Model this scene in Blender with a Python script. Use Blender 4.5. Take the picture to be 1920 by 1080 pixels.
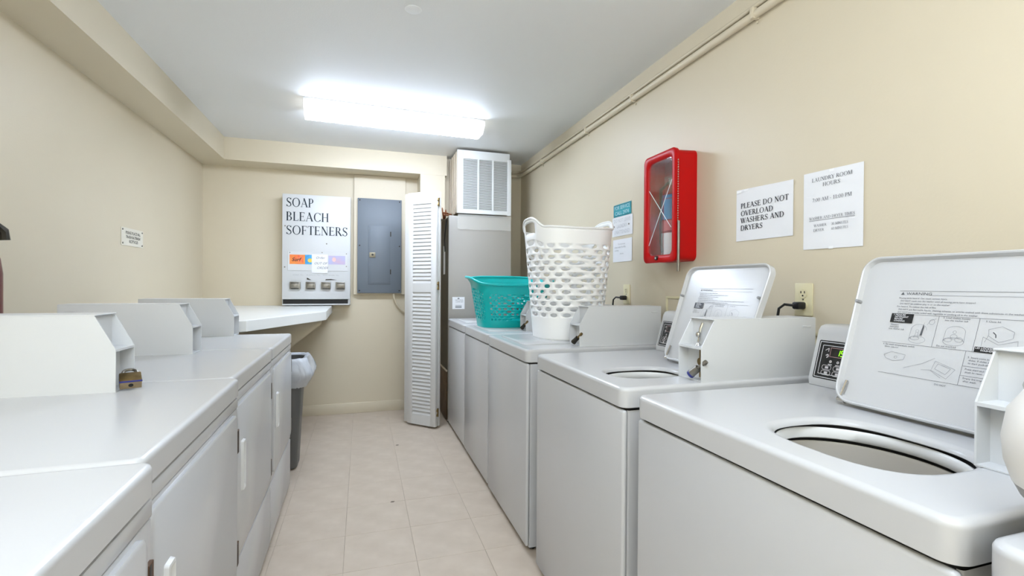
import bpy, bmesh, math, random
from mathutils import Vector, Matrix
random.seed(7)
PI = math.pi
scene = bpy.context.scene
for o in list(bpy.data.objects):
    bpy.data.objects.remove(o, do_unlink=True)
COL = scene.collection

# ------------------------------------------------------------------ camera
CAM_H, YAW, PITCH, ROLL, FPX = 1.201, 17.447, -0.294, 0.367, 893.5
def cam_axes():
    y, p, r = (math.radians(a) for a in (YAW, PITCH, ROLL))
    fw = Vector((math.sin(y)*math.cos(p), math.cos(y)*math.cos(p), math.sin(p)))
    rt = Vector((math.cos(y), -math.sin(y), 0)); up = rt.cross(fw)
    return rt*math.cos(r)+up*math.sin(r), -rt*math.sin(r)+up*math.cos(r), fw
rt, up, fw = cam_axes()
cd = bpy.data.cameras.new('camera'); cam = bpy.data.objects.new('camera', cd); COL.objects.link(cam)
cd.sensor_width = 36.0; cd.lens = FPX/1920*36.0; cd.clip_start = 0.02
m = Matrix.Identity(4)
for i in range(3):
    m[i][0] = rt[i]; m[i][1] = up[i]; m[i][2] = -fw[i]
m[0][3], m[1][3], m[2][3] = 0, 0, CAM_H
cam.matrix_world = m
scene.camera = cam
# ------------------------------------------------------------------ light and exposure
LAMP_STRENGTH = 23.0           # emission of the fluorescent wrap lenses
FILL_LAMP_STRENGTH = 15.0  # emission of the unseen lamp added as fill
w = bpy.data.worlds.new('world'); scene.world = w; w.use_nodes = True
w.node_tree.nodes['Background'].inputs[0].default_value = (1, 1, 1, 1)
w.node_tree.nodes['Background'].inputs[1].default_value = 0.3
vs = scene.view_settings
vs.view_transform = 'Standard'; vs.look = 'None'; vs.gamma = 1.0; vs.use_curve_mapping = False
vs.exposure = 0.64
# unseen fill light added behind the camera, turned up at the ceiling
fl = bpy.data.lights.new('added_bounce_fill', 'AREA'); fl.shape = 'DISK'; fl.size = 0.35; fl.energy = 66.0; fl.color = (0.77, 0.88, 1.0)
fo = bpy.data.objects.new('added_bounce_fill', fl); COL.objects.link(fo); fo.location = (-0.20, -1.35, 1.15); fo.rotation_euler = (PI, 0, 0)

# ------------------------------------------------------------------ materials
def lin(c):
    return tuple(((v/255)/12.92 if v/255 <= 0.04045 else ((v/255+0.055)/1.055)**2.4) for v in c)+(1,)
MATS = {}
def mat(name, rgb, rough=0.5, metal=0.0, var=0.0, vscale=6.0, bump=0.0, bscale=200.0, spec=0.5, emit=None, estr=0, rgb2=None, coat=0.0, trans=0.0, alpha=1.0):
    if name in MATS: return MATS[name]
    ma = bpy.data.materials.new(name); ma.use_nodes = True; nt = ma.node_tree
    b = nt.nodes['Principled BSDF']; b.inputs['Base Color'].default_value = lin(rgb)
    b.inputs['Roughness'].default_value = rough; b.inputs['Metallic'].default_value = metal
    b.inputs['Specular IOR Level'].default_value = spec
    if coat: b.inputs['Coat Weight'].default_value = coat; b.inputs['Coat Roughness'].default_value = 0.08
    if trans: b.inputs['Transmission Weight'].default_value = trans
    if alpha < 1: b.inputs['Alpha'].default_value = alpha
    tc = nt.nodes.new('ShaderNodeTexCoord')
    if var > 0 or rgb2:
        n = nt.nodes.new('ShaderNodeTexNoise'); n.inputs['Scale'].default_value = vscale; n.inputs['Detail'].default_value = 6
        nt.links.new(tc.outputs['Object'], n.inputs['Vector'])
        r = nt.nodes.new('ShaderNodeValToRGB'); r.color_ramp.elements[0].position = 0.3; r.color_ramp.elements[1].position = 0.7
        c1 = lin(rgb); c2 = lin(rgb2) if rgb2 else tuple(v*(1-var) for v in c1[:3])+(1,)
        r.color_ramp.elements[0].color = c2; r.color_ramp.elements[1].color = c1
        nt.links.new(n.outputs['Fac'], r.inputs['Fac']); nt.links.new(r.outputs['Color'], b.inputs['Base Color'])
    if bump > 0:
        n2 = nt.nodes.new('ShaderNodeTexNoise'); n2.inputs['Scale'].default_value = bscale; n2.inputs['Detail'].default_value = 3
        nt.links.new(tc.outputs['Object'], n2.inputs['Vector'])
        bp = nt.nodes.new('ShaderNodeBump'); bp.inputs['Strength'].default_value = bump; bp.inputs['Distance'].default_value = 0.002
        nt.links.new(n2.outputs['Fac'], bp.inputs['Height']); nt.links.new(bp.outputs['Normal'], b.inputs['Normal'])
    if emit:
        b.inputs['Emission Color'].default_value = lin(emit); b.inputs['Emission Strength'].default_value = estr
    MATS[name] = ma
    return ma
WALL = mat('beige wall paint', (216, 204, 179), 0.45, var=0.03, vscale=1.5, bump=0.15, bscale=120)
TRIMP = mat('beige trim paint', (216, 204, 179), 0.42, var=0.03, vscale=2, bump=0.1, bscale=90)
CEIL = mat('ceiling paint', (234, 234, 232), 0.6, var=0.02, vscale=1.5, bump=0.2, bscale=150)
ENAMEL = mat('white appliance enamel', (197, 197, 197), 0.22, var=0.012, vscale=3, spec=0.5)
ENAMEL2 = mat('white powder coated steel', (212, 213, 213), 0.38, var=0.012, vscale=4, bump=0.04, bscale=500)
PLASTW = mat('white plastic', (218, 218, 216), 0.32, var=0.01, vscale=5)
DARKGAP = mat('dark gap fill', (28, 26, 24), 0.7, var=0.2, vscale=30)  # dark colour standing in for shade in gaps; also the dispenser slot
TILE = mat('vinyl floor tile', (205, 190, 172), 0.42, rgb2=(193, 177, 158), vscale=9, bump=0.05, bscale=60)
GROUT = mat('tile joint', (190, 175, 157), 0.7, var=0.1)
CHROME = mat('polished chrome', (205, 203, 198), 0.18, 1.0, var=0.05, vscale=40)
STEEL = mat('dull steel', (150, 146, 138), 0.4, 1.0, var=0.15, vscale=40)
BRASS = mat('aged brass', (140, 118, 78), 0.4, 0.9, var=0.3, vscale=50)
DARKSTEEL = mat('dark steel', (62, 58, 50), 0.45, 0.7, var=0.2, vscale=40)
BLUEBAND = mat('blue plastic band', (38, 44, 120), 0.4, var=0.1)
GREYPANEL = mat('blue grey panel enamel', (110, 118, 127), 0.45, 0.0, var=0.05, vscale=4, bump=0.05, bscale=300)
PAPER = mat('white paper', (238, 238, 240), 0.7, var=0.015, vscale=12, bump=0.08, bscale=25)
INK = mat('black ink', (28, 30, 36), 0.6, var=0.05)
INKG = mat('grey ink', (120, 122, 126), 0.6, var=0.05)
INKL = mat('pale grey ink', (178, 178, 178), 0.6, var=0.05)
NAVY = mat('dark navy lettering', (24, 40, 52), 0.5, var=0.05)
TEALP = mat('teal plastic', (0, 182, 180), 0.28, var=0.03, vscale=8)
HAMPER = mat('soft white plastic', (250, 250, 248), 0.38, var=0.015, vscale=8)
RED = mat('glossy red plastic', (190, 0, 3), 0.38, var=0.04, vscale=6, spec=0.25)
REDIN = mat('red cabinet lining', (150, 26, 26), 0.45, var=0.05, vscale=6)
OUTLETM = mat('ivory plastic', (226, 216, 178), 0.35, var=0.02)
BLACKP = mat('black plastic', (20, 20, 20), 0.4, var=0.1)
FURN = mat('grey beige furnace enamel', (160, 155, 147), 0.35, var=0.03, vscale=3)
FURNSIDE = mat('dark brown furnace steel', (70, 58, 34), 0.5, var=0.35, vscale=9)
DUCT = mat('tan duct liner', (196, 182, 160), 0.5, var=0.1, vscale=12)
COPPER = mat('copper pipe', (176, 106, 70), 0.35, 1.0, var=0.2, vscale=30)
CLEARTAPE = mat('clear plastic sheet', (235, 232, 224), 0.25, var=0.02, alpha=0.35)
DOORW = mat('white door paint', (212, 211, 208), 0.4, var=0.012, vscale=5)
CAN = mat('grey trash can plastic', (92, 92, 90), 0.45, var=0.05, vscale=10, bump=0.1, bscale=200)
LINER = mat('white bin liner', (205, 208, 212), 0.3, var=0.08, vscale=25, alpha=0.85)
LAMINATE = mat('white laminate', (238, 238, 234), 0.3, var=0.015, vscale=6)
DRUM = mat('light grey tub enamel', (196, 190, 180), 0.3, var=0.03)
GLASS = mat('clear acrylic', (250, 250, 250), 0.05, trans=1.0, alpha=0.35)
LENS = mat('lit lamp lens', (250, 250, 248), 0.4, emit=(219, 233, 255), estr=LAMP_STRENGTH)
FILL_LENS = mat('added fill lamp lens', (250, 250, 248), 0.4, emit=(219, 233, 255), estr=FILL_LAMP_STRENGTH)  # lens of the added overhead fill lamp

# ------------------------------------------------------------------ mesh helpers
class G:
    def __init__(s): s.bm = bmesh.new()
    def box(s, x0, x1, y0, y1, z0, z1, bev=0.0, seg=2):
        r = bmesh.ops.create_cube(s.bm, size=1.0)['verts']
        for v in r:
            v.co = Vector(((x0+x1)/2+v.co.x*(x1-x0), (y0+y1)/2+v.co.y*(y1-y0), (z0+z1)/2+v.co.z*(z1-z0)))
        if bev > 0:
            ed = set()
            for v in r: ed.update(v.link_edges)
            bmesh.ops.bevel(s.bm, geom=list(ed), offset=bev, segments=seg, affect='EDGES', profile=0.5)
        return s
    def poly(s, pts):
        try: return s.bm.faces.new([s.bm.verts.new(Vector(p)) for p in pts])
        except ValueError: return None
    def prism(s, pts, d):
        d = Vector(d); a = [s.bm.verts.new(Vector(p)) for p in pts]; b = [s.bm.verts.new(Vector(p)+d) for p in pts]
        n = len(pts)
        s.bm.faces.new(list(reversed(a))); s.bm.faces.new(b)
        for i in range(n): s.bm.faces.new([a[i], a[(i+1) % n], b[(i+1) % n], b[i]])
        return s
    def rings(s, rings, close=True, cap0=False, cap1=False):
        vr = [[s.bm.verts.new(Vector(p)) for p in r] for r in rings]
        n = len(vr[0])
        for a, b in zip(vr, vr[1:]):
            for i in range(n if close else n-1):
                s.bm.faces.new([a[i], a[(i+1) % n], b[(i+1) % n], b[i]])
        if cap0: s.bm.faces.new(list(reversed(vr[0])))
        if cap1: s.bm.faces.new(vr[-1])
        return s
    def cyl(s, p0, p1, r0, r1=None, n=16, caps=True):
        r1 = r0 if r1 is None else r1
        p0, p1 = Vector(p0), Vector(p1); d = (p1-p0).normalized()
        a = d.orthogonal().normalized(); b = d.cross(a)
        R = [[p+(a*math.cos(2*PI*i/n)+b*math.sin(2*PI*i/n))*r for i in range(n)] for p, r in ((p0, r0), (p1, r1))]
        return s.rings(R, True, caps, caps)
    def tube(s, path, r, n=8, caps=True):
        P = [Vector(p) for p in path]; R = []
        t0 = (P[1]-P[0]).normalized(); a = t0.orthogonal().normalized()
        for i, p in enumerate(P):
            t = (P[min(i+1, len(P)-1)]-P[max(i-1, 0)]).normalized()
            a = (a-t*a.dot(t)).normalized(); b = t.cross(a)
            R.append([p+(a*math.cos(2*PI*k/n)+b*math.sin(2*PI*k/n))*r for k in range(n)])
        return s.rings(R, True, caps, caps)
    def lathe(s, c, prof, n=32, cap0=False, cap1=False, sx=1, sy=1):
        R = [[(c[0]+r*sx*math.cos(2*PI*i/n), c[1]+r*sy*math.sin(2*PI*i/n), c[2]+z) for i in range(n)] for r, z in prof]
        return s.rings(R, True, cap0, cap1)
def world_root(o):
    while o.parent: o = o.parent
    return o.location
def build(name, g, ma, parent=None, loc=None, smooth=35, recalc=True):
    bm = g.bm
    if recalc: bmesh.ops.recalc_face_normals(bm, faces=bm.faces)
    off = Vector(world_root(parent)) if parent else Vector(loc or (0, 0, 0))
    for v in bm.verts: v.co -= off
    me = bpy.data.meshes.new(name); bm.to_mesh(me); bm.free()
    me.materials.append(ma)
    if smooth:
        for p in me.polygons: p.use_smooth = True
        me.set_sharp_from_angle(angle=math.radians(smooth))
    o = bpy.data.objects.new(name, me); COL.objects.link(o)
    if parent: o.parent = parent
    else: o.location = off
    return o
def tag(o, label=None, cat=None, group=None, kind=None):
    if label: o['label'] = label
    if cat: o['category'] = cat
    if group: o['group'] = group
    if kind: o['kind'] = kind
    return o
def thing(name, loc, label, cat, group=None):
    o = bpy.data.objects.new(name, None); COL.objects.link(o); o.location = loc; o.empty_display_size = 0.1
    return tag(o, label, cat, group)
def rrect(x0, x1, y0, y1, r, n=6):
    P = []
    for cx, cy, a0 in ((x1-r, y1-r, 0), (x0+r, y1-r, PI/2), (x0+r, y0+r, PI), (x1-r, y0+r, 1.5*PI)):
        for i in range(n+1):
            a = a0+PI/2*i/n; P.append((cx+r*math.cos(a), cy+r*math.sin(a)))
    return P

# ------------------------------------------------------------------ lettering
TH, TN = 0.15, 0.05
def glyph(ch, T=TH, t=TN):
    q = []
    def L(x0, y0, x1, y1, w):
        dx, dy = x1-x0, y1-y0; l = math.hypot(dx, dy); nx, ny = -dy/l*w/2, dx/l*w/2
        q.append([(x0+nx, y0+ny), (x0-nx, y0-ny), (x1-nx, y1-ny), (x1+nx, y1+ny)])
    def sf(x, y, hw=0.13): q.append([(x-hw, y-0.02), (x+hw, y-0.02), (x+hw, y+0.02), (x-hw, y+0.02)])
    def stem(x, w=T, top=True, bot=True):
        L(x, 0, x, 1, w)
        if top: sf(x, 0.98)
        if bot: sf(x, 0.02)
    def A(cx, cy, rx, ry, a0, a1, n=14, wx=T, wy=t):
        for i in range(n):
            P = []
            for a in (a0+(a1-a0)*i/n, a0+(a1-a0)*(i+1)/n):
                a = math.radians(a); c, s_ = math.cos(a), math.sin(a)
                wd = wx*c*c+wy*s_*s_
                P.append(((cx+rx*c, cy+ry*s_), (cx+(rx-wd)*c, cy+(ry-wd)*s_)))
            q.append([P[0][0], P[1][0], P[1][1], P[0][1]])
    adv = 0.75
    if ch == 'A': L(0.08, 0, 0.40, 1, t); L(0.36, 1, 0.70, 0, T); L(0.2, 0.34, 0.58, 0.34, t); sf(0.08, .02, .11); sf(0.70, .02, .13); adv = 0.82
    elif ch == 'B': stem(0.14); A(0.3, 0.75, 0.27, 0.25, -90, 90); A(0.3, 0.26, 0.33, 0.26, -90, 90); [L(0.14, y, 0.32, y, t) for y in (0.03, 0.51, 0.97)]; adv = 0.70
    elif ch == 'C': A(0.45, 0.5, 0.42, 0.52, 45, 315, 22); L(0.76, 0.72, 0.76, 0.98, t); L(0.76, 0.06, 0.76, 0.24, t); adv = 0.84
    elif ch == 'D': stem(0.14); A(0.32, 0.5, 0.47, 0.5, -90, 90, 18); L(.14, .03, .34, .03, t); L(.14, .97, .34, .97, t); adv = 0.86
    elif ch == 'E': stem(0.14); L(.14, .97, .56, .97, t); L(.14, .52, .46, .52, t); L(.14, .03, .60, .03, t); L(.55, .82, .55, .98, t); L(.59, .02, .59, .2, t); L(.45, .43, .45, .61, t); adv = 0.68
    elif ch == 'F': stem(0.14); L(.14, .97, .56, .97, t); L(.14, .5, .46, .5, t); L(.55, .82, .55, .98, t); L(.45, .41, .45, .59, t); adv = 0.63
    elif ch == 'H': stem(0.14); stem(0.66); L(.14, .5, .66, .5, t); adv = 0.82
    elif ch == 'I': stem(0.16); adv = 0.34
    elif ch == 'L': stem(0.14); L(.14, .03, .58, .03, t); L(.57, .02, .57, .22, t); adv = 0.64
    elif ch == 'M': stem(0.12, t); stem(0.84); L(.14, .97, .46, .05, T); L(.46, .05, .8, .97, t); adv = 1.0
    elif ch == 'N': stem(0.13, t); stem(0.68, t, bot=False); L(.15, .95, .67, .04, T); adv = 0.84
    elif ch == 'O': A(0.47, 0.5, 0.44, 0.52, 0, 360, 28); adv = 0.96
    elif ch == 'P': stem(0.14); A(0.3, 0.72, 0.28, 0.28, -90, 90); L(.14, .97, .32, .97, t); L(.14, .46, .32, .46, t); adv = 0.64
    elif ch == 'R': stem(0.14); A(0.3, 0.74, 0.27, 0.26, -90, 90); L(.14, .97, .32, .97, t); L(.14, .5, .34, .5, t); L(.34, .5, .66, .02, T); sf(.68, .02, .07); adv = 0.75
    elif ch == 'S': A(0.31, 0.75, 0.25, 0.26, 20, 250, 14, T*.75, t); A(0.31, 0.25, 0.27, 0.26, -160, 75, 14, T*.75, t); L(.17, .62, .47, .40, T); L(.54, .78, .54, .98, t); L(.06, .02, .06, .24, t); adv = 0.62
    elif ch == 'T': stem(0.36, top=False); L(.04, .97, .68, .97, t); L(.05, .78, .05, .98, t); L(.67, .78, .67, .98, t); adv = 0.72
    elif ch == 'U': L(.15, .3, .15, 1, T); sf(.15, .98); L(.66, .3, .66, 1, t); sf(.66, .98); A(.405, .32, .33, .34, 180, 360, 14, T*.8, t); adv = 0.82
    elif ch == 'V': L(.06, 1, .38, 0, T); L(.40, 0, .68, 1, t); sf(.06, .98); sf(.68, .98, .1); adv = 0.76
    elif ch == 'W': L(.06, 1, .30, 0, T); L(.31, 0, .52, .9, t); L(.50, .95, .74, 0, T); L(.75, 0, .98, 1, t); sf(.06, .98); sf(.98, .98, .09); sf(.5, .98); adv = 1.04
    elif ch == 'Y': L(.07, 1, .38, .48, T); L(.66, 1, .38, .48, t); L(.38, 0, .38, .5, T); sf(.07, .98); sf(.66, .98, .1); sf(.38, .02); adv = 0.74
    elif ch == '0': A(0.3, 0.5, 0.28, 0.51, 0, 360, 24); adv = 0.62
    elif ch == '1': L(.3, 0, .3, 1, T); sf(.3, .02, .16); L(.12, .82, .3, .97, t); adv = 0.55
    elif ch == '3': A(.26, .75, .26, .25, -70, 160, 14); A(.26, .27, .29, .27, -160, 80, 14); adv = 0.6
    elif ch == '6': A(.3, .31, .28, .32, 0, 360, 20); L(.08, .35, .42, .98, T*.7); adv = 0.62
    elif ch == '7': L(.05, .95, .56, .95, .1); L(.54, .95, .24, 0, T*.7); adv = 0.58
    elif ch == ':': q.append([(.08, 0), (.22, 0), (.22, .14), (.08, .14)]); q.append([(.08, .5), (.22, .5), (.22, .64), (.08, .64)]); adv = 0.3
    elif ch == '-': L(.05, .4, .3, .4, .08); adv = 0.36
    elif ch == ' ': adv = 0.36
    return q, adv
def serif(s, h, T=TH, t=TN):
    P = []; x = 0
    for ch in s:
        q, adv = glyph(ch, T, t)
        P += [[((px+x)*h, py*h) for px, py in f] for f in q]; x += adv+0.03
    return P, (x-0.03)*h
def sans(s, h, shear=0.0, offset=0.0):
    cu = bpy.data.curves.new('lettering', 'FONT'); cu.body = s; cu.size = 1.0; cu.shear = shear; cu.resolution_u = 2; cu.offset = offset
    ob = bpy.data.objects.new('lettering', cu); COL.objects.link(ob)
    dg = bpy.context.evaluated_depsgraph_get(); dg.update()
    me = bpy.data.meshes.new_from_object(ob.evaluated_get(dg))
    k = h/0.69
    P = [[(me.vertices[i].co.x*k, me.vertices[i].co.y*k) for i in p.vertices] for p in me.polygons]
    wd = max([p[0] for f in P for p in f], default=0)
    bpy.data.objects.remove(ob, do_unlink=True); bpy.data.curves.remove(cu); bpy.data.meshes.remove(me)
    return P, wd
def rectp(x0, y0, x1, y1): return [[(x0, y0), (x1, y0), (x1, y1), (x0, y1)]]
def linep(pts, wd):
    out = []
    for (x0, y0), (x1, y1) in zip(pts, pts[1:]):
        l = math.hypot(x1-x0, y1-y0) or 1e-6; nx, ny = -(y1-y0)/l*wd/2, (x1-x0)/l*wd/2
        out.append([(x0+nx, y0+ny), (x0-nx, y0-ny), (x1-nx, y1-ny), (x1+nx, y1+ny)])
    return out
def shift(P, dx, dy, sx=1, sy=1): return [[(x*sx+dx, y*sy+dy) for x, y in f] for f in P]
def fitw(PW, width, dx, dy):
    P, wd = PW; return shift(P, dx, dy, width/wd, 1)
class Plane:
    """a flat surface in the room: origin, right, up, outward normal"""
    def __init__(s, o, u, v, lift=0.0008):
        s.o = Vector(o); s.u = Vector(u).normalized(); s.v = Vector(v).normalized(); s.n = s.u.cross(s.v); s.lift = lift
    def at(s, x, y, l=None): return s.o+s.u*x+s.v*y+s.n*(s.lift if l is None else l)
    def prt(s, name, polys, ma, parent, l=None, label=None):
        g = G()
        for f in polys: g.poly([s.at(x, y, l) for x, y in f])
        o = build(name, g, ma, parent, smooth=0, recalc=False)
        if label: o['label'] = label
        return o

# ------------------------------------------------------------------ room shell
XL, XB, ZB, ZC, YB, YBB = -1.307, -1.086, 2.224, 2.408, 4.694, 4.447
YREAR, YN, XN = -1.9, 4.543, 0.751
def XR(y): return 1.506+0.006*(y-3)
def struct(name, g, ma, **k): return tag(build(name, g, ma, **k), kind='structure')
floor = struct('floor', G().box(XL-.1, 1.62, YREAR, YB+.1, -0.06, -0.0025), GROUT, smooth=0)
TS = 0.305; gap = 0.0007
tm = None
ix0 = -0.072-5*TS
for i in range(10):
    for j in range(22):
        x0 = ix0+i*TS; y0 = 2.40+(j-14)*TS
        xa, xb = max(x0, XL), min(x0+TS, 1.49); ya, yb = max(y0, YREAR), min(y0+TS, YB)
        if xb-xa < .02 or yb-ya < .02: continue
        full = abs(xb-xa-TS) < 1e-6 and abs(yb-ya-TS) < 1e-6
        if full and tm:
            o = bpy.data.objects.new('floor_tile', tm); COL.objects.link(o); o.location = (x0, y0, 0); o.parent = floor
            continue
        g = G(); g.box(xa+gap-x0, xb-gap-x0, ya+gap-y0, yb-gap-y0, -.0025, 0.0, 0.0008, 1)
        o = build('floor_tile', g, TILE, smooth=0); o.location = (x0, y0, 0); o.parent = floor
        if full: tm = o.data
struct('ceiling', G().box(XL-.1, 1.62, YREAR, YB+.1, ZC, ZC+.06), CEIL, smooth=0)
struct('wall_left', G().box(XL-.1, XL, YREAR, YB+.1, 0, ZC), WALL, smooth=0)
struct('wall_back', G().box(XL, 1.62, YB, YB+.1, 0, ZC), WALL, smooth=0)
struct('wall_rear', G().box(XL-.1, 1.62, YREAR-.1, YREAR, 0, ZC), WALL, smooth=0)
g = G(); g.prism([(XR(YREAR), YREAR, 0), (1.62, YREAR, 0), (1.62, YB, 0), (XR(YB), YB, 0)], (0, 0, ZC)); struct('wall_right', g, WALL, smooth=0)
struct('trim_1', G().box(XL, XB, YREAR, YB, ZB, ZC), TRIMP, smooth=0)
struct('trim_2', G().box(XB, XN, YBB, YB, ZB, ZC), TRIMP, smooth=0)
struct('trim_3', G().box(0.507, 0.735, YBB+.003, YB, 1.82, ZB), TRIMP, smooth=0)
struct('trim_4', G().box(XN, XR(YN), YN, YB, 0, ZC), WALL, smooth=0)
g = G(); g.box(XL, 0.50, YB-.014, YB, 0, .096, .003); struct('baseboard_back', g, TRIMP)
g = G(); g.box(XL, XL+.014, YREAR, YB-.014, 0, .096, .003); struct('baseboard_left', g, TRIMP)
g = G(); g.box(XR(2)-.022, XR(2)-.008, YREAR, YN, 0, .096, .003); struct('baseboard_right', g, TRIMP)
# pipes under the ceiling on the right wall
def pipe(name, z, r, lab, ends=True):
    pts = [(XR(YREAR)-r-.002, YREAR+.01, z-.012), (XR(4.4)-r-.002, 4.40, z), (XR(4.5)-.045, 4.505, z), (XR(4.5)-.10, YN-r-.002, z), (1.28, YN-r-.002, z)]
    P = []
    for a, b in zip(pts, pts[1:]):
        for k in range(6): P.append(tuple(a[i]+(b[i]-a[i])*k/6 for i in range(3)))
    P.append(pts[-1])
    th = thing(name, (XR(0)-.03, YREAR+.01, z), lab, 'pipe', 'pipes along the right wall')
    build('run', G().tube(P, r, 12), TRIMP, th)
    return th
p1 = pipe('conduit', 2.285, .0165, 'beige painted conduit, the lower and thicker of two along the right wall')
p2 = pipe('conduit', 2.324, .009, 'thin beige painted conduit, the upper of two along the right wall')
for y in (0.35, 1.52, 2.42, 3.02, 3.9):
    g = G(); g.box(XR(y)-.038, XR(y)-.0005, y-.009, y+.009, 2.262, 2.306, .004); g.cyl((XR(y)-.003, y, 2.252), (XR(y)-.007, y, 2.252), .005, n=8)
    build('strap', g, TRIMP, p1)
tag(build('ceiling_patch', G().lathe((.208, 2.131, ZC), [(.036, -.0003), (.0355, -.0010), (.034, -.0015)], 32, False, True), CEIL, loc=(.208, 2.131, ZC)), 'round white cover plate on the ceiling near the top of the photo', 'cover plate')

# ------------------------------------------------------------------ ceiling lamps
def lamp(cx, cy, rz, label, lens):
    L, Wd, Hh = 1.215, .235, .088
    t = thing('ceiling_lamp', (cx, cy, ZC), label, 'lamp', 'fluorescent wrap lamps')
    def tf(p):
        c, s_ = math.cos(rz), math.sin(rz); return (cx+p[0]*c-p[1]*s_, cy+p[0]*s_+p[1]*c, ZC+p[2])
    g = G(); g.box(-L/2, L/2, -Wd/2-.005, Wd/2+.005, -.014, -.0005)
    for v in g.bm.verts: v.co = Vector(tf(v.co))
    build('housing', g, PLASTW, t)
    prof = [(-Wd/2+.004, -.0145), (-Wd/2, -.045), (-Wd/2+.05, -Hh), (Wd/2-.05, -Hh), (Wd/2, -.045), (Wd/2-.004, -.0145)]
    g = G(); g.prism([(-L/2+.012, a, b) for a, b in prof], (L-.024, 0, 0))
    for v in g.bm.verts: v.co = Vector(tf(v.co))
    build('lens', g, lens, t, smooth=0)
    for sx in (-1, 1):
        g = G(); pr = [(-Wd/2-.002, -.0165), (-Wd/2-.002, -.046), (-Wd/2+.049, -Hh-.002), (Wd/2-.049, -Hh-.002), (Wd/2+.002, -.046), (Wd/2+.002, -.0165)]
        x = sx*(L/2-.006)
        g.prism([(x-.006, a, b) for a, b in pr], (.012, 0, 0))
        for v in g.bm.verts: v.co = Vector(tf(v.co))
        build('end_cap', g, mat('lamp end cap', (246, 246, 244), .35, emit=(255, 254, 250), estr=1.0, var=.01), t, smooth=0)
lamp(.235, 3.475, math.radians(2.4), 'lit white fluorescent wrap lamp on the ceiling in front of the vent grille', LENS)
lamp(.03, .30, math.radians(2.4), 'unseen fluorescent fill lamp added overhead to even the room light', FILL_LENS)  # unseen fixture added overhead to even out the brightness

# ------------------------------------------------------------------ coin boxes
def coin_box(sx, xf, y0, y1, zb, label, cat='coin box', top=None, group=None, slide=True, length=.447, ch=.047):
    """sx=+1: front looks to -X (right row, box runs to +X); sx=-1: left row"""
    H = top-zb; zt = top
    t = thing('coin_meter_box', (xf+sx*length/2, (y0+y1)/2, zb), label, cat, group)
    X = lambda d: xf+sx*d
    zs = zb+H*.555; th = .003
    side = [(0, zb), (length, zb), (length, zt), (ch, zt), (0, zs)]
    for y in (y0, y1-th):
        g = G(); g.prism([(X(d), y, z) for d, z in side], (0, th, 0)); build('side_plate', g, ENAMEL2, t, smooth=0)
    g = G(); g.box(min(X(ch-.004), X(length)), max(X(ch-.004), X(length)), y0, y1, zt-.0005, zt+.003, .001, 1); build('top_plate', g, ENAMEL2, t)
    g = G(); g.box(min(X(length-.003), X(length)), max(X(length-.003), X(length)), y0+th, y1-th, zb, zt-.001); build('back_plate', g, ENAMEL2, t)
    g = G(); a, b = sorted((X(ch+.006), X(ch+.010))); g.box(a, b, y0+th, y1-th, zs, zt-.001); build('niche_back', g, ENAMEL2, t)
    g = G(); a, b = sorted((X(.0), X(ch+.012))); g.box(a, b, y0+th, y1-th, zs-.006, zs); build('shelf', g, ENAMEL2, t)
    g = G(); a, b = sorted((X(.034), X(.038))); g.box(a, b, y0+th, y1-th, zb, zs-.006); ob = build('lock_plate', g, ENAMEL2, t)
    g = G(); g.cyl((X(.033), (y0+y1)/2-.012, zb+.055), (X(.028), (y0+y1)/2-.012, zb+.055), .012, n=16); g.box(*sorted((X(.0335), X(.031))), (y0+y1)/2-.034, (y0+y1)/2-.006, zb+.006, zs-.008); build('lock_hasp', g, BRASS, ob)
    g = G(); a, b = sorted((X(0), X(length))); g.box(a, b, y0+th, y1-th, zb+.0005, zb+.003); build('floor_plate', g, ENAMEL2, t)
    g = G(); a, b = sorted((X(length-.055), X(length-.02))); g.box(a, b, y0-.0012, y0+.001, zt-.03, zt-.022, .001, 1); build('embossed_bar', g, ENAMEL2, t)
    if slide:
        yc = (y0+y1)/2+.004; g = G()
        g.tube([(X(ch+.004), yc, zt-.012), (X(ch-.004), yc, zt-.03), (X(ch-.012), yc-.002, zs+.012)], .0042, 8)
        g.lathe((X(ch-.012), yc, zs+.034), [(.001, .009), (.007, .006), (.0085, 0), (.007, -.006), (.001, -.009)], 12)
        g.cyl((X(ch-.012), yc, zs+.0005), (X(ch-.012), yc, zs+.008), .009, .005, 12)
        build('coin_slide', g, CHROME, t)
    return t
ZW, ZD = .914, .912
coin_box(1, .982, 2.83, 2.94, ZW, 'white coin meter box beside the turquoise basket', top=1.10, slide=False, group='coin boxes on the washers')
coin_box(1, .980, 2.05, 2.16, ZW, 'white coin meter box in front of the tall white hamper', top=1.10, slide=False, group='coin boxes on the washers')
coin_box(1, .970, 1.19, 1.298, ZW, 'white coin meter box with chrome slide and blue-ringed lock, before an open lid', top=1.10, group='coin boxes on the washers')
coin_box(1, .950, .402, .512, ZW, 'white coin meter box cut by the right edge, by the nearest open lid', top=1.10, group='coin boxes on the washers')
coin_box(-1, -.620, 1.512, 1.622, ZD, 'white coin meter box nearest on the left, with a brass padlock', top=1.115, slide=False, group='coin boxes on the dryers')
coin_box(-1, -.661, 2.25, 2.362, ZD, 'long white coin meter box, middle of three on the dryers', top=1.115, slide=False, group='coin boxes on the dryers')
coin_box(-1, -.676, 2.975, 3.088, ZD, 'white coin meter box on the dryer farthest from the viewer', top=1.115, slide=False, group='coin boxes on the dryers')
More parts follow.
